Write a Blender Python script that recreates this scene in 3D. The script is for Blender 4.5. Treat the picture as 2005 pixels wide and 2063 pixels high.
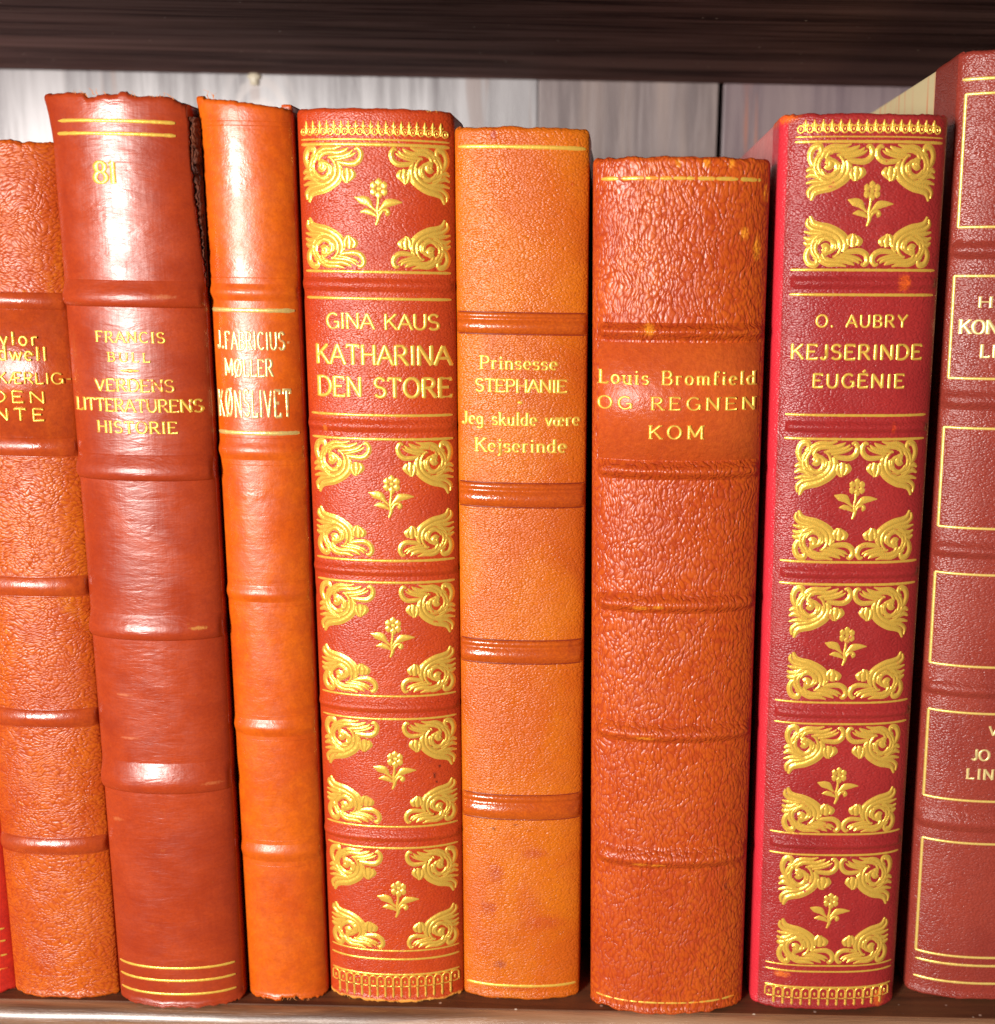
import bpy, bmesh, math, random
import numpy as np
from mathutils import Matrix, Vector

S = bpy.context.scene
for o in list(bpy.data.objects):
    bpy.data.objects.remove(o)
COL = S.collection
R = math.radians

# ------------------------------------------------------------------ camera
CAM_H = 0.195
F_PX, PITCH, ROLL, PPX, PPY = 2252.6, 0.21005, 0.0201, 1241.3, 1031.5   # calibration, in pixels of the 2005 x 2063 photograph
cam = bpy.data.cameras.new('camera')
camo = bpy.data.objects.new('camera', cam)
COL.objects.link(camo)
cr, sr = math.cos(ROLL), math.sin(ROLL)
up0 = Vector((0, math.sin(PITCH), math.cos(PITCH)))
fwd = Vector((0, math.cos(PITCH), -math.sin(PITCH)))
right = Vector((1, 0, 0)) * cr + up0 * sr
up = Vector((1, 0, 0)) * -sr + up0 * cr
M = Matrix.Identity(4)
for i in range(3):
    M[i][0] = right[i]; M[i][1] = up[i]; M[i][2] = -fwd[i]
M[0][3], M[1][3], M[2][3] = 0, 0, CAM_H
camo.matrix_world = M
cam.sensor_fit = 'HORIZONTAL'
cam.sensor_width = 36
cam.lens = 36 * F_PX / 2005
cam.shift_x = -(PPX - 1002.5) / 2005
cam.clip_start = 0.01
cam.clip_end = 50
cam.dof.use_dof = True
cam.dof.focus_distance = 0.278
cam.dof.aperture_fstop = 14.0
S.camera = camo

# ------------------------------------------------------------------ light
W = bpy.data.worlds.new('World')
S.world = W
W.use_nodes = True
W.node_tree.nodes['Background'].inputs[0].default_value = (1.0, 0.93, 0.9, 1)
W.node_tree.nodes['Background'].inputs[1].default_value = 0.09


def area(name, loc, target, w, h, power, col):
    l = bpy.data.lights.new(name, 'AREA')
    l.shape = 'RECTANGLE'; l.size = w; l.size_y = h
    l.energy = power; l.color = col
    o = bpy.data.objects.new(name, l)
    o.location = loc
    o.rotation_euler = (Vector(target) - Vector(loc)).to_track_quat('-Z', 'Y').to_euler()
    COL.objects.link(o)
    return o


area('window_light', (-0.55, -0.66, 0.215), (-0.03, 0.27, 0.12), 0.15, 0.34, 21.0, (1.0, 0.955, 0.90))
S.view_settings.view_transform = 'Standard'
S.view_settings.look = 'None'
S.view_settings.exposure = 0.0
S.view_settings.gamma = 1.0
S.view_settings.use_curve_mapping = False

# ------------------------------------------------------------------ shader helpers


class NT:
    def __init__(s, name):
        s.m = bpy.data.materials.new(name)
        s.m.use_nodes = True
        s.t = s.m.node_tree
        s.b = s.t.nodes['Principled BSDF']
        s.tc = s.t.nodes.new('ShaderNodeTexCoord').outputs['Object']

    def n(s, typ, ins=None, **kw):
        nd = s.t.nodes.new('ShaderNode' + typ)
        for k, v in kw.items():
            setattr(nd, k, v)
        for k, v in (ins or {}).items():
            s.set(nd.inputs[k], v)
        return nd

    def set(s, sock, v):
        if hasattr(v, 'is_output') or isinstance(v, bpy.types.NodeSocket):
            s.t.links.new(v, sock)
        else:
            sock.default_value = v

    def B(s, k, v):
        s.set(s.b.inputs[k], v)

    def vec(s, scale=(1, 1, 1), loc=(0, 0, 0), rot=(0, 0, 0), src=None):
        return s.n('Mapping', {'Vector': src or s.tc, 'Scale': scale, 'Location': loc, 'Rotation': rot}).outputs[0]

    def noise(s, v, scale, detail=3, rough=.5, dist=0, out=0):
        return s.n('TexNoise', {'Vector': v, 'Scale': scale, 'Detail': detail, 'Roughness': rough, 'Distortion': dist}).outputs[out]

    def vor(s, v, scale, feature='F1', rnd=1.0):
        nd = s.n('TexVoronoi', {'Vector': v, 'Scale': scale, 'Randomness': rnd}, feature=feature)
        return nd.outputs['Distance']

    def math(s, op, a, b=0.0, c=0.0, clamp=False):
        nd = s.n('Math', {0: a, 1: b, 2: c}, operation=op)
        nd.use_clamp = clamp
        return nd.outputs[0]

    def ramp(s, f, lo, hi, a=0.0, b=1.0):
        nd = s.n('MapRange', {'Value': f, 'From Min': lo, 'From Max': hi, 'To Min': a, 'To Max': b}, interpolation_type='SMOOTHSTEP')
        return nd.outputs[0]

    def mix(s, f, a, b, mode='MIX'):
        nd = s.t.nodes.new('ShaderNodeMix')
        nd.data_type = 'RGBA'; nd.blend_type = mode
        nd.clamp_factor = True
        s.set(nd.inputs[0], f)
        s.set(nd.inputs[6], a if not isinstance(a, tuple) else (*a, 1)[:4])
        s.set(nd.inputs[7], b if not isinstance(b, tuple) else (*b, 1)[:4])
        return nd.outputs[2]

    def bump(s, h, dist, strength=1.0, prev=None):
        ins = {'Height': h, 'Distance': dist, 'Strength': strength}
        if prev is not None:
            ins['Normal'] = prev
        return s.n('Bump', ins).outputs[0]

    def sep(s, v=None):
        return s.n('SeparateXYZ', {0: v or s.tc}).outputs


def leather(name, c1, c2, c3=None, grain='fine', gscale=900, gamp=0.00012, rough=0.42, seed=0.0,
            worn=(0.75, 0.2, 0.02), H=0.23, hw=0.018, edge=0.6, wornspots=0.0, crinkle=0.0, side=None, mott=60,
            ends=.3, endb=.6, spots=None, spec=0.5, coat=0.0, dark=(0.2, 0.02, 0.01), darkamt=0.3, midwear=0.0, fleck=0.0):
    s = NT(name)
    base = s.vec(loc=(seed, seed * 1.7, seed * .6))
    n1 = s.noise(base, mott, 5, .62, .6)
    col = s.mix(s.ramp(n1, .35, .68), c1, c2)
    if c3:
        n2 = s.noise(s.vec(loc=(seed + 3, 1, 2), scale=(1, 1, .45)), mott * .6, 6, .68, 1.0)
        col = s.mix(s.ramp(n2, .52, .72, 0, .85), col, c3)
    n3 = s.noise(s.vec(loc=(seed + 7, 4, 2), scale=(1, 1, .7)), mott * 2.6, 6, .7, .5)
    col = s.mix(s.ramp(n3, .55, .75, 0, darkamt), col, dark)
    fine = s.noise(s.vec(loc=(seed, 9, 2)), 1500, 2, .7)
    col = s.mix(s.ramp(fine, .3, .75, 0, .28), col, dark)
    x, y, z = s.sep()
    # grain
    if grain == 'fine':
        v = s.vor(s.vec(scale=(.85, 1, 1.4), rot=(0, .3, 0), src=s.mix(.0015, s.vec(loc=(seed, 0, 0)), s.noise(base, 300, 2, out=1))), gscale * 1.2, 'F1')
        h = s.math('MULTIPLY', v, s.math('MULTIPLY', v, 1.5))
        nb = s.noise(base, gscale * 1.7, 3, .7)
        h = s.math('ADD', h, s.math('MULTIPLY', nb, .5))
        crev = s.ramp(v, .28, .55)
        sgn = -1.0
    elif grain == 'pebble':
        wv = s.n('VectorMath', {0: s.vec(loc=(seed, 0, 0)), 1: s.n('VectorMath', {0: s.noise(base, 160, 2, out=1), 'Scale': .004}, operation='SCALE').outputs[0]}, operation='ADD').outputs[0]
        v = s.vor(s.vec(src=wv, scale=(1.0, 1.0, .52), rot=(0, .3, 0)), gscale, 'F1')
        v2 = s.vor(s.vec(src=wv, scale=(1.0, 1.0, .8), rot=(0, -.5, 0), loc=(3, 0, 0)), gscale * 1.8, 'F1')
        nb = s.noise(base, gscale * 3, 3, .7)
        h = s.math('ADD', s.math('ADD', s.math('MULTIPLY', v, s.math('MULTIPLY', v, 1.6)), s.math('MULTIPLY', v2, .16)), s.math('MULTIPLY', nb, .10))
        crev = s.ramp(v, .38, .66)
        sgn = -1.0
    elif grain == 'cross':      # short diagonal creases
        wv = s.n('VectorMath', {0: s.vec(loc=(seed, 0, 0)), 1: s.n('VectorMath', {0: s.noise(base, 120, 2, out=1), 'Scale': .006}, operation='SCALE').outputs[0]}, operation='ADD').outputs[0]
        v = s.vor(s.vec(src=wv, scale=(.62, 1.0, 1.25), rot=(0, .42, 0)), gscale, 'F1')
        nb = s.noise(base, gscale * 2.4, 3, .7)
        h = s.math('ADD', s.math('MULTIPLY', v, s.math('MULTIPLY', v, 1.6)), s.math('MULTIPLY', nb, .14))
        crev = s.ramp(v, .42, .66)
        sgn = -1.0
    elif grain == 'cloth':
        wz = s.noise(s.vec(scale=(.32, .32, 1), loc=(seed, 0, 0)), gscale, 3, .6, .3)
        wx = s.noise(s.vec(scale=(1, 1, .1), loc=(seed, 0, 0)), gscale * 1.3, 2, .6)
        h = s.math('ADD', wz, s.math('MULTIPLY', wx, .28))
        crev = s.ramp(wz, .6, .4)
        sgn = 1.0
    else:                       # smooth calf
        h = s.noise(base, gscale, 4, .65)
        crev = s.ramp(h, .62, .4, 0, .4)
        sgn = 1.0
    col = s.mix(s.math('MULTIPLY', crev, .12 if grain == 'cloth' else .22 if grain == 'fine' else .55), col, dark)
    nrm = s.bump(h, gamp * sgn if False else gamp, 1.0)
    nd = nrm.node
    nd.invert = sgn < 0
    if crinkle:
        cz = s.noise(s.vec(scale=(.42, .42, 1.5), loc=(seed + 1, 0, 0)), 210, 4, .6, .8)
        nrm = s.bump(cz, crinkle, 1.0, nrm)
    undul = s.noise(s.vec(scale=(1, 1, .8), loc=(seed + 2, 0, 0)), 75, 3, .5)
    nrm = s.bump(undul, .00012, 1.0, nrm)
    # wear on edges and ends
    wn = s.noise(s.vec(loc=(seed + 5, 0, 0), scale=(1, 1, .5)), 260, 6, .75)
    ax = s.math('ABSOLUTE', x)
    ex = s.ramp(ax, hw * .82, hw * 1.0)
    ezt = s.ramp(z, H - .0045, H - .0002)
    ezb = s.ramp(z, .0035, .0003)
    e = s.math('MAXIMUM', s.math('MULTIPLY', ex, .55), s.math('MAXIMUM', s.math('MULTIPLY', ezt, ends), s.math('MULTIPLY', ezb, endb)))
    wsel = s.ramp(s.math('ADD', s.math('MULTIPLY', e, .62), wn), .98, 1.16, 0, edge)
    col = s.mix(wsel, col, worn)
    if fleck:
        fl = s.ramp(s.noise(s.vec(loc=(seed + 15, 2, 0)), 420, 5, .7), .64, .72, 0, fleck)
        col = s.mix(fl, col, worn)
    if side:                    # the left joint: bare cloth where the leather ends
        jn = s.noise(s.vec(scale=(.3, .3, 1)), 300, 2, .5)
        col = s.mix(s.ramp(s.math('ADD', x, s.math('MULTIPLY', jn, .0003)), -hw * .885, -hw * .915), col, side)
    for sp in (spots or []):    # (x, z, rx, rz, colour): stains with a shape of their own
        sx, sz, rx, rz, sc = sp
        dx = s.math('DIVIDE', s.math('SUBTRACT', x, sx), rx)
        dz = s.math('DIVIDE', s.math('SUBTRACT', z, sz), rz)
        d = s.math('ADD', s.math('MULTIPLY', dx, dx), s.math('MULTIPLY', dz, dz))
        nn = s.noise(s.vec(loc=(sx * 90, 3, 1)), 1200, 5, .8)
        d = s.math('ADD', d, s.math('MULTIPLY', s.math('SUBTRACT', nn, .5), 4.5))
        col = s.mix(s.ramp(d, 1.4, -.6, 0, .85), col, sc)
    s.B('Base Color', col)
    rr = s.ramp(s.noise(base, 130, 5, .6), .3, .7, rough - .10, rough + .05)
    s.B('Roughness', s.math('ADD', rr, s.math('MULTIPLY', wsel, .25)))
    s.B('Normal', nrm)
    s.B('Specular IOR Level', spec * .68)
    if coat:
        s.B('Coat Weight', coat); s.B('Coat Roughness', .24); s.B('Coat Normal', nrm)
    return s.m


def gold(name, under, wear=0.25, seed=0.0, col=(1.0, .61, .10), rough=.33, metal=.45, scale=700):
    s = NT(name)
    b = s.vec(loc=(seed, 0, 0))
    n = s.noise(b, scale, 5, .7)
    n2 = s.noise(b, 3200, 2, .6)
    n = s.math('ADD', s.math('MULTIPLY', n, .6), s.math('MULTIPLY', s.noise(b, 110, 4, .7), .4))
    f = s.ramp(n, .33 + wear * .42, .25 + wear * .42) if wear > 0 else 0.0
    c = s.mix(s.ramp(n2, .3, .7), col, (col[0] * .86, col[1] * .8, col[2] * .7))
    c = s.mix(f, c, under)
    s.B('Base Color', c)
    s.B('Metallic', s.math('MULTIPLY', s.math('SUBTRACT', 1.0, f), metal))
    s.B('Roughness', s.ramp(n2, .3, .7, rough - .08, rough + .12))
    s.B('Normal', s.bump(s.noise(b, 1300, 3, .6), .00008, 1.0))
    return s.m


# ------------------------------------------------------------------ mesh helpers
def mesh(name, verts, faces, mat, parent=None, smooth=True, mats=None, fmi=None):
    me = bpy.data.meshes.new(name)
    me.from_pydata([tuple(v) for v in verts], [], faces)
    me.materials.append(mat)
    for m in (mats or []):
        me.materials.append(m)
    if fmi is not None:
        me.polygons.foreach_set('material_index', fmi)
    if smooth:
        me.polygons.foreach_set('use_smooth', [True] * len(me.polygons))
    me.update()
    o = bpy.data.objects.new(name, me)
    COL.objects.link(o)
    if parent:
        o.parent = parent
    return o


def box(name, lo, hi, mat, parent=None, bev=0.0005, seg=2):
    bm = bmesh.new()
    bmesh.ops.create_cube(bm, size=1)
    for v in bm.verts:
        v.co = [lo[i] + (v.co[i] + .5) * (hi[i] - lo[i]) for i in range(3)]
    if bev:
        bmesh.ops.bevel(bm, geom=bm.edges[:], offset=bev, segments=seg, affect='EDGES', profile=.6)
    me = bpy.data.meshes.new(name)
    bm.to_mesh(me); bm.free()
    me.materials.append(mat)
    o = bpy.data.objects.new(name, me)
    COL.objects.link(o)
    if parent:
        o.parent = parent
    return o


def smoothnoise(n, seed, step=1):
    rg = np.random.RandomState(seed)
    k = max(2, n // step + 2)
    a = rg.uniform(-1, 1, k)
    return np.interp(np.linspace(0, k - 1, n), np.arange(k), a)


def stains(bk, lst):
    return [(*bk.at(px, py), rx, rz, c) for px, py, rx, rz, c in lst]


def sn(a):
    return max(0.0, math.sin(a))


# ------------------------------------------------------------------ book
class Book:
    def __init__(s, label, x0, w, d, lean, H, bulge, n=2.3, m=1.45, depth=.15, seed=1, side=.016):
        s.w, s.d, s.H, s.b, s.n, s.m, s.depth, s.seed, s.side = w, d, H, bulge, n, m, depth, seed, side
        s.lean = R(lean)
        s.cx = x0 + w / 2
        s.lift = abs(math.sin(s.lean)) * w / 2
        s.root = bpy.data.objects.new('book', None)
        s.root.empty_display_size = .02
        COL.objects.link(s.root)
        s.root.location = (s.cx, d, s.lift)
        s.root.rotation_euler = (0, s.lean, 0)
        s.root['label'] = label
        s.root['category'] = 'book'
        s.root['group'] = 'leather bound books standing on the shelf'

    def sy(s, u):                       # spine surface depth at width position u
        t = min(abs(u) / (s.w / 2), .999)
        return -s.b * (1 - t ** s.n) ** (1 / s.m)

    def P(s, u, z, off=0.0):            # point on (or off) the spine surface
        e = 1e-4
        y = s.sy(u)
        dy = (s.sy(u + e) - s.sy(u - e)) / (2 * e)
        l = math.hypot(1, dy)
        return (u + off * dy / l, y - off / l, z)

    def at(s, px, py):                  # pixel of the photograph -> (u, z) on the spine
        x = (px - PPX) / F_PX; y = (py - PPY) / F_PX
        xr = cr * x + sr * y; yr = -sr * x + cr * y
        cp, sp = math.cos(PITCH), math.sin(PITCH)
        r = (xr, cp - yr * sp, -sp - yr * cp)
        ca, sa = math.cos(s.lean), math.sin(s.lean)
        u = 0
        for _ in range(12):
            t = (s.d + s.sy(u)) / r[1]
            X, Z = r[0] * t - s.cx, CAM_H + r[2] * t - s.lift
            un = X * ca - Z * sa
            u = .5 * u + .5 * max(-s.w * .498, min(s.w * .498, un))
            zz = X * sa + Z * ca
        return u, zz

    def z(s, px, py):
        return s.at(px, py)[1]

    def spine(s, mat, jag_t=.0003, jag_b=.0003, mod=None, nt=64, nz=150, rt=.0014):
        th = np.linspace(math.pi, 0, nt)
        ca, sa = np.cos(th), np.sin(th)
        U = np.sign(ca) * np.abs(ca) ** (2 / s.n) * s.w / 2
        Y = -np.abs(sa) ** (2 / s.m) * s.b
        U[0], U[-1] = -s.w / 2, s.w / 2
        k = 5
        U = np.concatenate([[-s.w / 2] * k, U, [s.w / 2] * k])
        Y = np.concatenate([np.linspace(s.side, s.side / k, k), Y, np.linspace(s.side / k, s.side, k)])
        nu = len(U)
        # analytic normals from finite differences
        dU, dY = np.gradient(U), np.gradient(Y)
        l = np.hypot(dU, dY) + 1e-12
        NX, NY = dY / l, -dU / l
        top = smoothnoise(nu, s.seed, 3) * jag_t + smoothnoise(nu, s.seed + 3, 1) * jag_t * .6
        bot = smoothnoise(nu, s.seed + 9, 3) * jag_b + smoothnoise(nu, s.seed + 5, 1) * jag_b * .6
        rows = []
        a = np.linspace(0, math.pi / 2, 6)
        for q in a[::-1]:
            rows.append((rt * (1 - math.cos(q)), rt * (1 - math.sin(q)) * 1.0, 'b'))
        V = []
        rows = [(-1, 0)]
        for q in a:                       # bottom roll
            rows.append(((1 - math.sin(q)) * rt, (1 - math.cos(q)) * rt))
        inn = 0.0012
        zs, ins = [], []
        zs.append(.0015); ins.append(inn + rt)
        for q in np.linspace(0, math.pi / 2, 6):
            zs.append(rt * (1 - math.sin(q))); ins.append(rt * (1 - math.cos(q)))
        zs = zs[:1] + zs[1:][::-1]; ins = ins[:1] + ins[1:][::-1]
        for q in np.linspace(.012, .988, nz):
            zs.append(rt + q * (s.H - 2 * rt) if False else rt + (q - .012) / .976 * (s.H - 2 * rt)); ins.append(0)
        for q in np.linspace(0, math.pi / 2, 6)[1:]:
            zs.append(s.H - rt * (1 - math.sin(q))); ins.append(rt * (1 - math.cos(q)))
        zs.append(s.H - .0015); ins.append(inn + rt)
        verts = []
        for zv, i_ in zip(zs, ins):
            wt = max(0, min(1, (zv - (s.H - .006)) / .006))
            wb = max(0, min(1, (.006 - zv) / .006))
            for j in range(nu):
                u, y, zz = U[j] - NX[j] * i_, Y[j] - NY[j] * i_, zv + top[j] * wt + max(bot[j], -.0004) * wb
                if mod:
                    u, y, zz = mod(u, y, zz)
                verts.append((u, y, zz))
        faces = []
        for r in range(len(zs) - 1):
            for j in range(nu - 1):
                a0 = r * nu + j
                faces.append((a0, a0 + 1, a0 + nu + 1, a0 + nu))
        return mesh('spine', verts, faces, mat, s.root)

    def strip(s, name, z0, z1, prof, mat, u0=None, u1=None, nu=56, wob=0.0, fade=0.0, sub=None):
        """band across the spine: prof = list of (fraction of height, offset)"""
        u0 = -s.w * .4985 if u0 is None else u0
        u1 = s.w * .4985 if u1 is None else u1
        th = np.linspace(0, 1, nu)
        us = u0 + (u1 - u0) * (.5 - .5 * np.cos(th * math.pi)) * .75 + (u1 - u0) * th * .25
        wn = smoothnoise(nu, s.seed + int(z0 * 9999), 4) * wob
        verts, faces = [], []
        k = len(prof)
        for j, u in enumerate(us):
            g = 1.0
            if fade:
                tt = min(th[j], 1 - th[j]) / fade
                g = min(1, tt) ** .7 if tt < 1 else 1
            ft = (u - u0) / (u1 - u0)
            g *= min(1.0, min(ft, 1 - ft) / .04) ** .6
            for f, o in prof:
                zz = z0 + (z1 - z0) * f + wn[j]
                verts.append(s.P(float(u), zz, o * g if o > 0 else o))
        for j in range(nu - 1):
            for i in range(k - 1):
                a0 = j * k + i
                faces.append((a0, a0 + k, a0 + k + 1, a0 + 1))
        return mesh(name, verts, faces, mat, sub or s.root)

    def band(s, ya, yb, px, mat, amp=.0009, kind='round', u0=None, u1=None, wob=.0, fade=0.0):
        za, zb = s.z(px, yb), s.z(px, ya)
        N = 18
        pr = []
        for i in range(N + 1):
            f = i / N
            if kind == 'round':
                o = amp * sn(math.pi * f) ** .8
            elif kind == 'soft':
                o = amp * (sn(math.pi * f) ** 2)
            elif kind == 'ledge':        # slopes gently from above, drops sharply below
                g = f ** .62
                o = amp * sn(math.pi * g) ** 1.25
            elif kind == 'flat':
                o = amp * min(1, sn(math.pi * f) * 2.2) ** .8
            elif kind == 'double':       # thin upper bead + main ridge
                o = amp * (sn(math.pi * min(1, f / .70)) ** .8 if f < .70 else .62 * sn(math.pi * (f - .70) / .30) ** .7)
            pr.append((f, max(o, 0) - (.00008 if 0 < i < N else .0003)))
        return s.strip('raised_band', za, zb, pr, mat, u0, u1, wob=wob, fade=fade)

    def creases(s, ya, yb, px, mat, u0=None, u1=None, th=.0004):
        for y in (ya, yb):
            s.line(y, px, mat, th, -s.w * .485 if u0 is None else u0, s.w * .485 if u1 is None else u1, off=.00003, name='blind_line')

    def line(s, py, px, mat, th=.00055, u0=None, u1=None, gaps=0.0, off=.00009, gapseed=1, name='gilt_line', zabs=None):
        zc = s.z(px, py) if zabs is None else zabs
        u0 = -s.w * .46 if u0 is None else u0
        u1 = s.w * .46 if u1 is None else u1
        rg = random.Random(int(zc * 1e5) + gapseed)
        segs = [(u0, u1)]
        if gaps:
            segs = []
            u = u0
            while u < u1:
                l = rg.uniform(.0008, .006)
                segs.append((u, min(u + l, u1)))
                u += l + rg.uniform(.0001, gaps)
        verts, faces = [], []
        for a, b in segs:
            nu = max(3, int((b - a) / .0006))
            base = len(verts)
            for j in range(nu + 1):
                u = a + (b - a) * j / nu
                w = th * 1.28 * (1 + rg.uniform(-.14, .14)) * (.55 if j in (0, nu) else 1)
                for f, o in ((-.5, -.0001), (-.4, off * .8), (0, off * 1.5), (.4, off * .8), (.5, -.0001)):
                    verts.append(s.P(u, zc + f * w, o))
            for j in range(nu):
                for i in range(4):
                    a0 = base + j * 5 + i
                    faces.append((a0, a0 + 5, a0 + 6, a0 + 1))
        return mesh(name, verts, faces, mat, s.root)

    def vline(s, u0, z0, u1, z1, th):
        return [(u0, z0), (u1, z1)], th

    def ribbons(s, name, strokes, mat, off=.00012, sub=None, extra=None):
        """strokes: list of (points [(u,z)], widths [w]) laid on the spine as raised rounded ribbons"""
        verts, faces = [], []
        todo = [(q, p, w, off) for q, (p, w) in enumerate(strokes)]
        if extra:
            todo += [(q, p, w, extra[1]) for q, (p, w) in enumerate(extra[0])]
        for q, pts, ws, of in todo:
            n = len(pts)
            o2 = of * (1 + .25 * ((q * 7) % 5) / 5)
            base = len(verts)
            for i, (u, zz) in enumerate(pts):
                a = pts[max(0, i - 1)]; b = pts[min(n - 1, i + 1)]
                dx, dz = b[0] - a[0], b[1] - a[1]
                l = math.hypot(dx, dz) or 1
                nx, nz = -dz / l, dx / l
                w = ws[i] / 2
                for f, o in ((-1, -.00012), (-.78, o2 * .8), (0, o2 * 1.7), (.78, o2 * .8), (1, -.00012)):
                    uu = max(-s.w * .497, min(s.w * .497, u + nx * w * f))
                    verts.append(s.P(uu, zz + nz * w * f, o))
            for i in range(n - 1):
                for j in range(4):
                    a0 = base + i * 5 + j
                    faces.append((a0, a0 + 1, a0 + 6, a0 + 5))
        return mesh(name, verts, faces, mat, sub or s.root)

    def body(s, board_mat, page_mat, board_in=.0004, top_in=.0006, page_col=None, th=.0026):
        for sg, nm in ((-1, 'front_cover'), (1, 'back_cover')):
            xo = sg * (s.w / 2 - board_in); xi = sg * (s.w / 2 - board_in - th)
            o = box(nm, (min(xo, xi), .0012, .0004), (max(xo, xi), s.depth, s.H - top_in), board_mat, s.root, .0006)
        box('page_block', (-s.w / 2 + board_in + th + .0001, .0016, .003), (s.w / 2 - board_in - th - .0001, s.depth - .004, s.H - .0042), page_mat, s.root, 0)


def smooth_path(pts, ws=None, n=10):
    """Catmull-Rom through points; widths interpolated"""
    P = [np.array(p, float) for p in pts]
    if ws is None:
        ws = [1] * len(pts)
    if len(ws) != len(pts):
        ws = list(np.interp(np.linspace(0, 1, len(pts)), np.linspace(0, 1, len(ws)), ws))
    Q = [P[0] * 2 - P[1]] + P + [P[-1] * 2 - P[-2]]
    out, ow = [], []
    for i in range(len(P) - 1):
        p0, p1, p2, p3 = Q[i:i + 4]
        for k in range(n):
            t = k / n
            out.append(tuple(.5 * ((2 * p1) + (-p0 + p2) * t + (2 * p0 - 5 * p1 + 4 * p2 - p3) * t * t + (-p0 + 3 * p1 - 3 * p2 + p3) * t ** 3)))
            ow.append(ws[i] * (1 - t) + ws[i + 1] * t)
    out.append(tuple(P[-1])); ow.append(ws[-1])
    return out, ow


# ------------------------------------------------------------------ lettering: a small stroke alphabet
def _arc(cx, cy, rx, ry, a0, a1, n=None):
    n = n or max(6, int(abs(a1 - a0) / 15))
    return [(cx + rx * math.cos(R(a0 + (a1 - a0) * i / n)), cy + ry * math.sin(R(a0 + (a1 - a0) * i / n))) for i in range(n + 1)]


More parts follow.
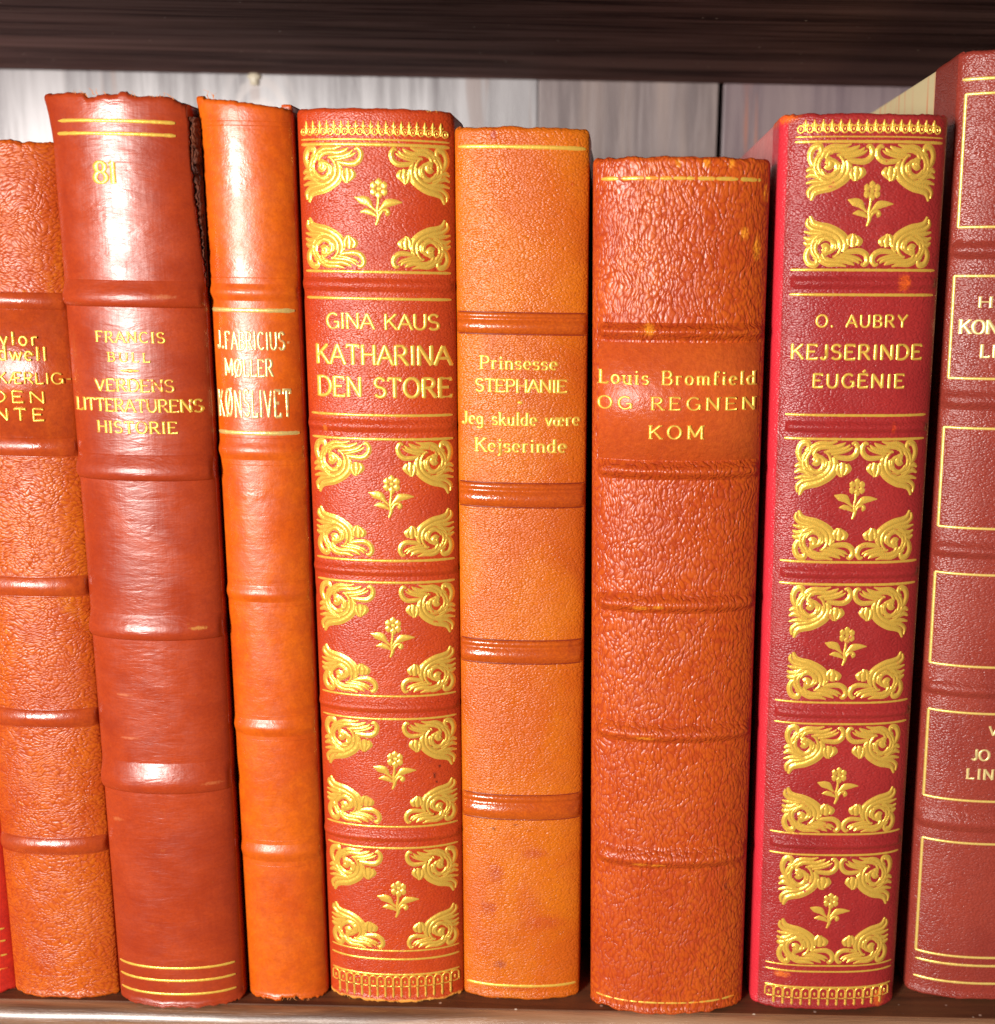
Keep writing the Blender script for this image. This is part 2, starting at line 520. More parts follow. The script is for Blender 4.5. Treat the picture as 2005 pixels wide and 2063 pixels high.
A_ = _arc
G = {
 'A': (9, [[(0, 0), (4.5, 10)], [(4.5, 10), (9, 0)], [(1.8, 3.5), (7.2, 3.5)]], [(0, 0), (9, 0)]),
 'B': (7.8, [[(1, 0), (1, 10)], [(1, 10), (4, 10)] + A_(4, 7.6, 2.6, 2.4, 90, -90) + [(1, 5.2)], [(4, 5.2)] + A_(4, 2.6, 3.2, 2.6, 90, -90) + [(1, 0)]], [(.7, 0), (.7, 10)]),
 'C': (9, [A_(5, 5, 4.3, 5, 48, 312)], []),
 'D': (9.3, [[(1, 0), (1, 10)], [(1, 10), (3.8, 10)] + A_(3.8, 5, 4.9, 5, 90, -90) + [(1, 0)]], [(.7, 0), (.7, 10)]),
 'E': (7.8, [[(1, 0), (1, 10)], [(1, 10), (7, 10), (7, 8.6)], [(1, 5.2), (5.8, 5.2)], [(1, 0), (7.3, 0), (7.3, 1.5)]], [(.7, 0), (.7, 10)]),
 'F': (7.4, [[(1, 0), (1, 10)], [(1, 10), (7, 10), (7, 8.6)], [(1, 5.2), (5.8, 5.2)]], [(1, 0), (.7, 10)]),
 'G': (9.4, [A_(5, 5, 4.3, 5, 48, 330), [(5.8, 4.4), (9, 4.4)], [(8.8, 4.4), (8.8, .6)]], []),
 'H': (9, [[(1, 0), (1, 10)], [(8, 0), (8, 10)], [(1, 5.2), (8, 5.2)]], [(1, 0), (1, 10), (8, 0), (8, 10)]),
 'I': (3.2, [[(1.6, 0), (1.6, 10)]], [(1.6, 0), (1.6, 10)]),
 'J': (5.4, [[(4, 10), (4, 2.6)] + A_(2.2, 2.6, 1.8, 2.6, 0, -160)], [(4, 10)]),
 'K': (8.6, [[(1, 0), (1, 10)], [(7.6, 10), (1.2, 4.2)], [(3.2, 6), (8.2, 0)]], [(1, 0), (1, 10), (8.2, 0), (7.6, 10)]),
 'L': (7, [[(1, 0), (1, 10)], [(1, 0), (6.7, 0), (6.7, 1.7)]], [(.7, 0), (1, 10)]),
 'M': (11, [[(1, 0), (1, 10)], [(1, 10), (5.5, 1.5)], [(5.5, 1.5), (10, 10)], [(10, 10), (10, 0)]], [(1, 0), (10, 0), (.8, 10), (10.2, 10)]),
 'N': (9.4, [[(1, 0), (1, 10)], [(1, 10), (8.2, 0)], [(8.2, 0), (8.2, 10)]], [(1, 0), (.7, 10), (8.2, 10)]),
 'O': (10, [A_(5, 5, 4.4, 5, 90, 450)], []),
 'P': (7.6, [[(1, 0), (1, 10)], [(1, 10), (4, 10)] + A_(4, 7.3, 3, 2.7, 90, -90) + [(1, 4.6)]], [(1, 0), (.7, 10)]),
 'R': (8.4, [[(1, 0), (1, 10)], [(1, 10), (4, 10)] + A_(4, 7.5, 2.9, 2.5, 90, -90) + [(1, 5)], [(3.8, 5), (7.8, 0)]], [(1, 0), (.7, 10), (7.9, 0)]),
 'S': (7.2, [A_(3.6, 7.5, 2.8, 2.5, 25, 270)[:-1] + A_(3.6, 2.5, 3.1, 2.5, 90, -155)], []),
 'T': (8.4, [[(4.2, 0), (4.2, 10)], [(.5, 8.5), (.5, 10), (7.9, 10), (7.9, 8.5)]], [(4.2, 0)]),
 'U': (9, [[(1, 10), (1, 3.6)] + A_(4.5, 3.6, 3.5, 3.6, 180, 360) + [(8, 10)]], [(1, 10), (8, 10)]),
 'V': (8.8, [[(0.2, 10), (4.4, 0)], [(4.4, 0), (8.6, 10)]], [(.3, 10), (8.5, 10)]),
 'Y': (8.6, [[(.3, 10), (4.3, 5)], [(8.3, 10), (4.3, 5)], [(4.3, 5), (4.3, 0)]], [(.3, 10), (8.3, 10), (4.3, 0)]),
 '8': (7.4, [A_(3.7, 7.6, 2.6, 2.4, 90, 450), A_(3.7, 2.6, 3.2, 2.6, 90, 450)], []),
 '1': (4.4, [[(2.4, 0), (2.4, 10)], [(2.4, 10), (.9, 8.6)]], [(2.4, 0)]),
 '.': (3, [[(1.2, .0), (1.2, 1.3)]], []),
 '-': (4.5, [[(.6, 4.2), (3.4, 4.2)]], []),
 '·': (3, [[(1.2, 3.4), (1.2, 5.0)]], []),
 ' ': (5.5, [], []),
 'a': (6.6, [A_(3, 3.2, 2.4, 3.2, 60, 300), [(5.2, 6.3), (5.2, 0)]], [(5.5, 0)]),
 'd': (7, [A_(3.2, 3.2, 2.5, 3.2, 40, 320), [(5.4, 10), (5.4, 0)]], [(5.2, 10), (5.8, 0)]),
 'e': (6.2, [[(.7, 3.5), (5.3, 3.5)] + A_(3.1, 3.3, 2.4, 3.1, 5, 305)], []),
 'f': (4.6, [[(1.7, 0), (1.7, 7.8)] + A_(3.3, 7.9, 1.6, 2, 180, 40), [(.2, 6.2), (4, 6.2)]], [(1.7, 0)]),
 'g': (6.6, [A_(3, 3.4, 2.3, 2.9, 90, 450), [(5.2, 6.2), (5.2, -1)] + A_(3, -1, 2.2, 2, 0, -160)], []),
 'i': (3.2, [[(1.5, 0), (1.5, 6.3)], [(1.5, 8.4), (1.5, 9.7)]], [(1.5, 0), (1.2, 6.3)]),
 'j': (3.4, [[(1.9, 6.3), (1.9, -1)] + A_(.5, -1, 1.4, 1.8, 0, -120), [(1.9, 8.4), (1.9, 9.7)]], [(1.6, 6.3)]),
 'k': (6.6, [[(1.2, 0), (1.2, 10)], [(5.4, 6.3), (1.4, 2.8)], [(2.8, 4), (5.9, 0)]], [(1.2, 0), (.9, 10), (5.9, 0)]),
 'l': (3.2, [[(1.5, 0), (1.5, 10)]], [(1.5, 0), (1.2, 10)]),
 'm': (10.2, [[(1.2, 0), (1.2, 6.3)], [(1.2, 4.4)] + A_(3.2, 4.4, 1.9, 1.9, 150, 0) + [(5.1, 0)], [(5.1, 4.4)] + A_(7.1, 4.4, 1.9, 1.9, 150, 0) + [(9, 0)]], [(1.2, 0), (5.1, 0), (9, 0), (.9, 6.3)]),
 'n': (6.9, [[(1.2, 0), (1.2, 6.3)], [(1.2, 4.2)] + A_(3.5, 4.2, 2.2, 2.1, 150, 0) + [(5.7, 0)]], [(1.2, 0), (5.7, 0), (.9, 6.3)]),
 'o': (6.4, [A_(3.2, 3.2, 2.6, 3.2, 90, 450)], []),
 'r': (5, [[(1.3, 0), (1.3, 6.3)], [(1.3, 3.8)] + A_(3.3, 4.3, 2, 2, 165, 55)], [(1.3, 0), (1, 6.3)]),
 's': (5.2, [A_(2.6, 4.75, 1.9, 1.55, 25, 270)[:-1] + A_(2.6, 1.6, 2.1, 1.6, 90, -155)], []),
 'u': (6.9, [[(1.2, 6.3), (1.2, 2.2)] + A_(3.3, 2.2, 2.1, 2.2, 180, 330), [(5.5, 6.3), (5.5, 0)]], [(1, 6.3), (5.3, 6.3), (5.8, 0)]),
 'v': (6.2, [[(.4, 6.3), (3.1, 0)], [(3.1, 0), (5.8, 6.3)]], [(.4, 6.3), (5.8, 6.3)]),
 'w': (9, [[(.4, 6.3), (2.6, 0)], [(2.6, 0), (4.5, 6)], [(4.5, 6), (6.4, 0)], [(6.4, 0), (8.6, 6.3)]], []),
 'y': (6.2, [[(.4, 6.3), (3.2, 0)], [(5.8, 6.3), (2.2, -2.8)]], []),
}
G['Ø'] = (10, G['O'][1] + [[(1.2, -.6), (8.8, 10.6)]], [])
G['É'] = (7.8, G['E'][1] + [[(3.4, 11.2), (5.4, 13)]], G['E'][2])
G['Æ'] = (12, [[(0, 0), (5, 10)], [(5.8, 10), (5.8, 0)], [(5, 10), (11, 10), (11, 8.6)], [(5.8, 5.2), (10, 5.2)], [(5.8, 0), (11.3, 0), (11.3, 1.5)], [(1.8, 3.5), (5.8, 3.5)]], [(0, 0)])
G['æ'] = (9.8, [A_(2.9, 2.6, 2.3, 2.5, 60, 330), [(1, 5.6)] + A_(3, 4.6, 1.9, 1.7, 130, 0) + [(4.9, .4)], [(4.9, 3.5), (9.1, 3.5)] + A_(7, 3.3, 2.1, 3.1, 5, 305)], [])


def lettering(bk, text, pxl, pxr, py_top, py_base, mat, thick=1.7, thin=1.0, serif=1.0, off=.00007, name='title_line', jitter=.12, skip=0.0, sub=None):
    """fit the text between two pixel columns, cap height between two pixel rows (at the middle of the line)"""
    mid = (pxl + pxr) / 2
    u0, zl = bk.at(pxl, py_base)
    u1, zr = bk.at(pxr, py_base)
    zb = bk.z(mid, py_base); zt = bk.z(mid, py_top)
    adv = sum(G[c][0] for c in text)
    ks = (zt - zb) / 10
    n = len(text)
    total = u1 - u0
    natural = adv * ks
    gap = (total - natural) / max(1, n - 1)
    kx = ks
    if gap < .6 * ks or gap > 4.5 * ks:
        g2 = .9 * ks if gap < .6 * ks else 4.5 * ks
        kx = (total - g2 * (n - 1)) / adv
        gap = g2
    rg = random.Random(len(text) * 7 + int(pxl))
    strokes = []
    x = u0
    for c in text:
        w, st, sf = G[c]
        jz = rg.uniform(-jitter, jitter) * ks
        wm = min(1.0, kx / ks * 1.15)
        for pl in st:
            pts = pl
            if len(pts) == 2:
                (a, b), (c2, d) = pts
                pts = [(a + (c2 - a) * t, b + (d - b) * t) for t in (0, .25, .5, .75, 1)]
            P2, Wd = [], []
            for i, (a, b) in enumerate(pts):
                p = pts[max(0, i - 1)]; q = pts[min(len(pts) - 1, i + 1)]
                dx, dy = (q[0] - p[0]) * kx, (q[1] - p[1]) * ks
                l = math.hypot(dx, dy) or 1
                v = abs(dy) / l
                P2.append((x + a * kx, zb + b * ks + jz))
                Wd.append(1.3 * (thin + (thick - thin) * v ** 1.5) * ks * (wm * v + (1 - v)) * rg.uniform(.92, 1.08))
            if skip and rg.random() < skip:
                continue
            strokes.append((P2, Wd))
        if serif:
            for (a, b) in sf:
                strokes.append(([(x + (a - serif) * kx, zb + b * ks + jz), (x + a * kx, zb + b * ks + jz), (x + (a + serif) * kx, zb + b * ks + jz)], [thin * ks * .9] * 3))
        x += w * kx + gap
    # keep slanted baselines where the two ends were measured at different heights
    return bk.ribbons(name, strokes, mat, off, sub)


# ------------------------------------------------------------------ tooled ornaments (drawn on an 800 x 670 grid, top-left corner piece)
def corner_strokes():
    L = []
    def a(pts, ws, n=6):
        L.append(smooth_path(pts, ws, n))
    a([(655, 590), (675, 690), (640, 780), (560, 850), (450, 905), (350, 930), (275, 965), (238, 1050)], [40, 62, 74, 70, 66, 58, 52, 26])
    a([(600, 640), (605, 720), (560, 785), (470, 835), (370, 862), (270, 885), (205, 945), (212, 1020)], [30, 44, 50, 48, 44, 40, 38, 20])
    a([(470, 850), (350, 832), (255, 832), (172, 852)], [24, 44, 40, 18])
    a([(400, 800), (310, 770), (235, 752), (170, 780)], [24, 48, 48, 22])
    a([(330, 745), (270, 700), (215, 690), (172, 712)], [30, 46, 46, 24])
    sp = []
    for i in range(16):
        t = i / 15
        an = R(150 - 430 * t); r = 45 + 120 * t
        sp.append((445 + r * math.cos(an) * 1.0, 655 - r * math.sin(an)))
    a(sp, [40, 44, 40, 34], 2)
    sp = []
    for i in range(14):
        t = i / 13
        an = R(60 - 330 * t); r = 165 + 28 * t
        sp.append((450 + r * math.cos(an), 660 - r * math.sin(an)))
    a(sp, [22, 38, 42, 30], 2)
    a([(395, 600), (430, 590), (455, 625), (430, 660), (395, 640)], [60, 66, 66, 60, 50])
    a([(500, 600), (560, 640), (545, 710), (505, 715)], [18, 32, 44, 60])
    a([(345, 690), (380, 745), (440, 775), (520, 760)], [20, 40, 44, 26])
    # ear loop
    a([(330, 590), (268, 650), (222, 600), (208, 520), (245, 440), (315, 425), (335, 480), (290, 520)], [26, 44, 48, 50, 54, 56, 40, 22])
    # upper leaf
    a([(345, 560), (380, 480), (470, 430), (590, 428), (690, 402)], [34, 46, 44, 38, 14])
    a([(395, 560), (440, 490), (540, 468), (650, 475), (740, 450), (790, 418)], [26, 40, 44, 44, 40, 12])
    a([(520, 530), (610, 520), (700, 515), (790, 490), (850, 442)], [20, 36, 42, 42, 14])
    a([(610, 560), (690, 545), (770, 525), (840, 500), (885, 470)], [20, 28, 30, 26, 10])
    a([(640, 580), (730, 596), (850, 600), (925, 555), (948, 480), (912, 425), (868, 436)], [26, 44, 50, 50, 46, 40, 20])
    # bud
    a([(650, 600), (700, 655)], [26, 26])
    a([(710, 680), (705, 745), (745, 820)], [30, 62, 22])
    a([(765, 655), (770, 740), (760, 825)], [44, 84, 30])
    a([(815, 670), (838, 730), (790, 800)], [34, 62, 22])
    return L


def flower_strokes():
    L = []
    def a(pts, ws, n=6):
        L.append(smooth_path(pts, ws, n))
    for k in range(6):
        an = R(90 + 60 * k)
        cx, cy = 955 + 62 * math.cos(an), 968 - 62 * math.sin(an)
        a([(cx - 30, cy), (cx, cy), (cx + 30, cy)], [30, 66, 30], 4)
    a([(935, 968), (975, 968)], [40, 40])
    a([(950, 1020), (945, 1100), (935, 1180), (945, 1250), (918, 1325)], [20, 22, 24, 30, 18])
    a([(708, 1056), (770, 1078), (830, 1095), (880, 1150), (925, 1190)], [8, 60, 66, 24, 14])
    a([(1185, 1098), (1110, 1098), (1040, 1108), (985, 1150), (945, 1195)], [8, 44, 62, 30, 14])
    a([(765, 1198), (820, 1190), (875, 1205), (930, 1240)], [8, 44, 40, 14])
    a([(948, 1240), (985, 1185), (1030, 1175), (1045, 1205), (1015, 1220)], [18, 24, 26, 28, 34])
    return L


CORN, FLOW = corner_strokes(), flower_strokes()


def place_corner(bk, mat, ul, ur, zt, zb, flipx, flipz):
    st = []
    k = (ur - ul) / 800
    for pts, ws in CORN:
        P2 = []
        for (x, y) in pts:
            fx = (x - 160) / 805; fz = (y - 400) / 665
            u = ur - fx * (ur - ul) if flipx else ul + fx * (ur - ul)
            z = zb + fz * (zt - zb) if flipz else zt - fz * (zt - zb)
            P2.append((u, z))
        st.append((P2, [w * k * 1.18 for w in ws]))
    base = [(p, [x * 1.5 for x in w]) for p, w in st]
    return bk.ribbons('corner_ornament', base, mat, .00003, extra=(st, .00006))


def place_flower(bk, mat, uc, zc, size):
    st = []
    k = size / 460
    for pts, ws in FLOW:
        st.append(([(uc + (x - 945) * k, zc - (y - 1095) * k) for x, y in pts], [w * k * 1.6 for w in ws]))
    return bk.ribbons('flower_ornament', st, mat, .00006)


def crown_border(bk, mat, u0, u1, z0, z1, n):
    st = []
    p = (u1 - u0) / n
    h = z1 - z0
    for i in range(n):
        c = u0 + (i + .5) * p
        r = p * .36
        ring = [(c + r * math.cos(R(t)), z0 + r * 1.15 + r * 1.15 * math.sin(R(t))) for t in range(-90, 271, 30)]
        st.append((ring, [p * .24] * len(ring)))
        st.append(([(c, z0 + r * .8), (c, z0 + r * 1.5)], [p * .2] * 2))
        e = c + p * .5
        if i < n - 1:
            st.append(([(e, z0 + h * .1), (e, z0 + h * .5), (e, z0 + h * .72), (e, z0 + h)], [p * .2, p * .34, p * .46, p * .1]))
            st.append(([(e - p * .3, z0 + h * .66), (e, z0 + h * .48), (e + p * .3, z0 + h * .66)], [p * .2] * 3))
    return bk.ribbons('crown_border', st, mat, .00013)


def arch_border(bk, mat, u0, u1, z0, zm, z1, n):
    """arches hanging from z1 down to zm, pendants down to z0"""
    st = []
    p = (u1 - u0) / n
    for i in range(n):
        c = u0 + (i + .5) * p
        a = [(c - p * .44, zm)] + [(c + p * .44 * math.cos(R(t)), z1 - p * .5 + p * .42 * math.sin(R(t))) for t in range(180, -1, -30)] + [(c + p * .44, zm)]
        st.append((a, [p * .2] * len(a)))
        m = (zm + z1 - p * .3) / 2
        st.append(([(c, m - p * .22), (c, m), (c, m + p * .22)], [p * .12, p * .34, p * .12]))
        st.append(([(c - p * .3, zm), (c, zm - p * .05), (c + p * .3, zm)], [p * .2, p * .12, p * .2]))
        e = c + p * .5
        if i < n - 1:
            st.append(([(e, zm - p * .1), (e, zm - (zm - z0) * .45), (e, z0 + (zm - z0) * .2), (e, z0)], [p * .4, p * .24, p * .42, p * .12]))
    return bk.ribbons('arch_border', st, mat, .00013)


def fibres(bk, mat, uu, zz, n, seed, ln=.0013, up=1):
    rg = random.Random(seed)
    verts, faces = [], []
    for i in range(n):
        u = rg.uniform(*uu); z = zz + rg.uniform(-.0004, .0003)
        x, y, z = bk.P(u, z, -.0006)
        L = ln * rg.uniform(.35, 1.2); a = rg.uniform(-.9, .9)
        base = len(verts)
        for k in range(5):
            t = k / 4
            px_ = x + L * t * math.sin(a + t * rg.uniform(-.6, .6)); pz = z + up * L * t * math.cos(a)
            w = .00009 * (1 - t * .7)
            verts += [(px_ - w, y - .0004 * t, pz), (px_ + w, y - .0004 * t, pz + w)]
        for k in range(4):
            q = base + k * 2
            faces.append((q, q + 1, q + 3, q + 2))
    o = mesh('frayed_fibres', verts, faces, mat, bk.root)
    o['kind'] = 'stuff'
    return o


# ------------------------------------------------------------------ shared materials
def wood(name, c1, c2, c3, axis='x', rough=.35, spec=.5, coat=0.0, seed=0.0, dust=0.0, streak=None, knot_glare=None, scale=1.0, bumpd=.0002):
    s = NT(name)
    sc = {'x': (.06, 1, 1), 'z': (1, 1, .06)}[axis]
    v = s.vec(scale=sc, loc=(seed, seed, seed))
    g = s.noise(v, 190 * scale, 8, .72, .5)
    g2 = s.noise(v, 50 * scale, 4, .5, 1.2)
    col = s.mix(s.ramp(g, .34, .66), c1, c2)
    col = s.mix(s.ramp(g2, .42, .66, 0, .8), col, c3)
    if streak:
        g3 = s.noise(s.vec(scale=sc, loc=(seed + 4, 2, 1)), 95, 3, .6, .4)
        col = s.mix(s.ramp(g3, .6, .68, 0, .75), col, streak)
    if knot_glare:
        kx, kz, kr = knot_glare
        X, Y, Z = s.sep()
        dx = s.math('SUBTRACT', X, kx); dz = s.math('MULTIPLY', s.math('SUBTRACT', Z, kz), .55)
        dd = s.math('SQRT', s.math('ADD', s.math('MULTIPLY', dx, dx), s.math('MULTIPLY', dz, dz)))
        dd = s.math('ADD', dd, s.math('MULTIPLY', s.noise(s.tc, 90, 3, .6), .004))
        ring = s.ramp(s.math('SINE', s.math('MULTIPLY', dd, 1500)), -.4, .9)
        col = s.mix(s.math('MULTIPLY', ring, s.ramp(dd, kr, kr * .5, 0, .7)), col, (.62, .56, .55))  # bright arc highlights painted as pale rings around the knot
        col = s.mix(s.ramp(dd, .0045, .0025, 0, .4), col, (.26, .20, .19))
    if dust:
        d = s.vor(s.vec(loc=(seed, 1, 1)), 260, 'F1')
        k = s.n('TexWhiteNoise', {'Vector': s.n('TexVoronoi', {'Vector': s.vec(loc=(seed, 1, 1)), 'Scale': 260}).outputs['Position']}).outputs['Value']
        f = s.math('MULTIPLY', s.ramp(d, .13, .07), s.math('LESS_THAN', k, dust))
        col = s.mix(f, col, (.55, .42, .33))
    s.B('Base Color', col)
    s.B('Roughness', s.ramp(g, .3, .7, rough - .05, rough + .12))
    s.B('Normal', s.bump(g, bumpd))
    s.B('Specular IOR Level', spec)
    if coat:
        s.B('Coat Weight', coat); s.B('Coat Roughness', .3)
    return s.m


pm = NT('page_edges')
pv = pm.noise(pm.vec(scale=(1, .02, .02)), 4000, 2, .6)
pm.B('Base Color', pm.mix(pm.ramp(pv, .3, .7), (.62, .50, .33), (.42, .31, .18)))
pm.B('Roughness', .9)
pages = pm.m

m_upper = wood('dark_varnished_wood', (.17, .085, .072), (.045, .019, .016), (.25, .135, .115), 'x', .72, .06, .0, 1.3, dust=.10)
m_lower = wood('brown_varnished_wood', (.16, .055, .022), (.06, .018, .008), (.26, .11, .045), 'x', .55, .4, 0, 4.4, dust=.35)
m_nose = wood('glare_shelf_edge', (.32, .15, .07), (.10, .04, .018), (.46, .27, .16), 'x', .34, .6, .9, 8.1, bumpd=.0005)  # base lightened so the varnish glare sits in the colour
m_pl1 = wood('glare_pale_plank', (.44, .415, .43), (.24, .215, .225), (.60, .575, .59), 'z', .34, .45, .12, 2.0, streak=(.40, .31, .29), scale=1.25, knot_glare=(-.139, .244, .022))  # whitish glare on dark-stained wood, painted into the pale tones
m_pl2 = wood('pinkish_stained_plank', (.38, .31, .305), (.23, .18, .18), (.47, .36, .32), 'z', .36, .4, .15, 5.0, streak=(.42, .27, .22), scale=1.25)
m_pl3 = wood('mauve_stained_plank', (.33, .25, .26), (.21, .15, .17), (.37, .28, .28), 'z', .38, .4, .1, 9.0, streak=(.62, .22, .12))

# ------------------------------------------------------------------ the bookcase
BACK = 0.45
CEIL = CAM_H + 0.1592 * BACK
case = bpy.data.objects.new('bookcase', None)
COL.objects.link(case)
case.location = (0, 0, 0)
case['label'] = 'dark wooden bookcase around the books: shelf below, dark shelf above, planks behind with glare in their pale colour'
case['category'] = 'bookcase'
XL, XR = -.46, .36


def shelf(name, ztop, yfront, th, mat, nose_mat):
    rad = .0038
    box(name, (XL, yfront, ztop - th), (XR, BACK, ztop), mat, case, 0)
    yfront -= rad
    ztop -= .0003
    n = 14
    verts, faces = [], []
    prof = [(0, 0)]
    for i in range(n + 1):
        a = R(90 + 90 * i / n)
        prof.append((yfront + rad + rad * math.cos(a), ztop - rad + rad * math.sin(a)))
    for i in range(n + 1):
        a = R(180 + 90 * i / n)
        prof.append((yfront + rad + rad * math.cos(a), ztop - th + rad + rad * math.sin(a)))
    prof = prof[1:]
    nx = 160
    rg = np.random.RandomState(5)
    for j in range(nx + 1):
        x = XL + (XR - XL) * j / nx
        w = .00012 * math.sin(j * .7) + rg.uniform(-.0001, .0001)
        for k, (y, z) in enumerate(prof):
            verts.append((x, y + (w if 0 < k < len(prof) - 1 else 0), z))
    K = len(prof)
    for j in range(nx):
        for i in range(K - 1):
            a0 = j * K + i
            faces.append((a0, a0 + 1, a0 + K + 1, a0 + K))
    return mesh(name + '_nosing', verts, faces, nose_mat, case)


shelf('lower_shelf', 0.0, .2676, .018, m_lower, m_nose)
shelf('upper_shelf', CEIL + .018, .2676, .018, m_upper, m_upper)
edges = [XL, -.145, -.0335, .0362, .0378, .16, XR]
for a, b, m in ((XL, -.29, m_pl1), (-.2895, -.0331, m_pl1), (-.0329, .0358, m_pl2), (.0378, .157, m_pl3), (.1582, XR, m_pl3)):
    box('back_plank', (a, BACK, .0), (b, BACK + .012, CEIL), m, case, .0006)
gapm = NT('dark_gap'); gapm.B('Base Color', (.01, .008, .008, 1)); gapm.B('Roughness', .9)
box('backing_board', (XL, BACK + .0125, -.02), (XR, BACK + .02, CEIL + .04), gapm.m, case, 0)
for a, b in ((XL - .018, XL), (XR, XR + .018)):
    box('side_panel', (a, .2676, -.03), (b, BACK + .02, CEIL + .05), m_upper, case, .001)
# hardened drip of varnish under the upper shelf, where it meets the back
dm = NT('dried_glue'); dm.B('Base Color', (.75, .66, .5, 1)); dm.B('Roughness', .35)
bm = bmesh.new()
bmesh.ops.create_icosphere(bm, subdivisions=3, radius=1)
for v in bm.verts:
    v.co = (v.co.x * .0022 * (1 + .3 * math.sin(5 * v.co.z)), v.co.y * .0012, v.co.z * .0026)
me = bpy.data.meshes.new('glue_drop'); bm.to_mesh(me); bm.free(); me.materials.append(dm.m)
for p in me.polygons:
    p.use_smooth = True
gd = bpy.data.objects.new('glue_drop', me); COL.objects.link(gd); gd.parent = case
gd.location = (-.1408, BACK - .0006, CEIL - .0018)

# ------------------------------------------------------------------ the books, left to right
# 1 - red book at the left edge
b = Book('red leather book with three gold lines at its foot, mostly outside the left edge', -.1915, .030, .2720, .4, .205, .0045, seed=2)
m = leather('red_leather', (.62, .03, .012), (.52, .02, .010), grain='smooth', gscale=900, gamp=.00006, seed=2, H=b.H, hw=b.w / 2, dark=(.2, .01, .01))
b.spine(m); b.body(m, pages)
g = gold('worn_gilt_red', (.6, .05, .01), .45, 1)
for py in (1868, 1893, 1922, 1950):
    b.line(py, 15, g, .0005)
for z0 in (.05, .09, .13):
    za = z0
    b.strip('raised_band', za, za + .004, [(f / 10, .0006 * math.sin(math.pi * f / 10) - .0001) for f in range(11)], m)

# 2 - mottled orange pebbled book
b = Book('mottled orange pebble-grained book with dark title panel reading KÆRLIG', -.1612, .0282, .2709, .45, .2222, .0036, seed=3)
kw = dict(seed=5, H=b.H, hw=b.w / 2, mott=55)
m = leather('pebbled_calf', (.56, .108, .005), (.47, .066, .005), (.68, .20, .006), grain='cross', gscale=1500, gamp=.00011, rough=.40, worn=(.85, .33, .02), edge=.8, fleck=.5, spec=.55, dark=(.34, .035, .006), **kw)
ml = leather('title_panel_calf', (.48, .070, .009), (.40, .050, .008), (.56, .10, .01), grain='smooth', gscale=500, gamp=.00015, rough=.30, worn=(.8, .22, .02), edge=.5, spec=.7, dark=(.2, .02, .008), darkamt=.5, **kw)
b.spine(m, .0004, .0003)
b.body(m, pages)
tp = b.strip('title_panel', b.z(60, 918), b.z(60, 590), [(0, -.0002), (.002, .00012), (.998, .00012), (1, -.0002)], ml)
for ya, yb in ((588, 625), (880, 921), (1161, 1203), (1428, 1466), (1685, 1720)):
    b.band(ya, yb, 55, ml, .0010, 'round')
    b.creases(ya + 2, yb - 1, 55, ml)
g = gold('gilt_panel_letters', (.5, .05, .01), .05, 1)
for t, x0, x1, y0, y1 in (('aylor', -22, 78, 668, 695), ('dwell', -2, 97, 698, 726), ('KÆRLIG-', -2, 146, 751, 773), ('LEDEN', -72, 93, 787, 810), ('RENTE', -66, 91, 822, 846)):
    lettering(b, t, x0, x1, y0, y1, g, 2.0, 1.7, 0.0, off=.0003, sub=tp)
b.line(1966, 90, m, .0004, name='blind_line')

# 3 - tall red-brown book, number 81
b = Book('tall red-brown book numbered 81, VERDENS LITTERATURENS HISTORIE, with torn head', -.1320, .0334, .2699, .11, .2322, .0056, n=2.1, m=1.7, seed=4)
kw = dict(seed=8, H=b.H, hw=b.w / 2, mott=40)
m = leather('red_brown_bookcloth', (.42, .050, .009), (.33, .034, .007), grain='cloth', gscale=620, gamp=.00010, rough=.36, worn=(.66, .22, .05), edge=.55, crinkle=.00016, spec=.65, coat=.07, dark=(.20, .018, .008), darkamt=.25, fleck=.12,
            spots=stains(b, [(250, 1400, .0022, .0004, (.55, .16, .07)), (262, 1487, .0024, .0004, (.55, .16, .07)), (405, 1262, .0022, .0005, (.6, .28, .06)), (330, 598, .0030, .0006, (.5, .15, .06)), (430, 1573, .0025, .0005, (.5, .13, .04)), (237, 1650, .0018, .0006, (.5, .13, .04))]), **kw)
TN = np.random.RandomState(3).uniform(0, 1, 260)
TT = np.random.RandomState(5).uniform(-1, 1, 200)
H3 = b.H


def torn(u, y, z):
    t = max(0.0, (z - (H3 - .012)) / .012)
    if u < -.010:
        u -= .0016 * t * t * min(1, (-.010 - u) / .006)
    # torn right joint: the leather stops short of the edge over the upper part
    k = max(0.0, min(1.0, (z - .192) / .026))
    lim = b.w / 2 - .0014 * k - float(np.interp(z * 350, np.arange(260), TN)) * .0006 * k
    if u > lim:
        y = max(y, b.sy(lim)) + (u - lim) * .8
        u = lim + (u - lim) * .15
    # chips in the head edge
    if z > H3 - .0045:
        z += .00010 * float(np.interp((u + .03) * 1500, np.arange(200), TT))
        if -.0067 < u < -.0040:
            z -= .0005
        if u < -.0065:
            z += .0004
        if .0009 < u < .0030:
            z += .0006
        if u > .011:
            z -= (u - .011) * .3
    return u, y, z


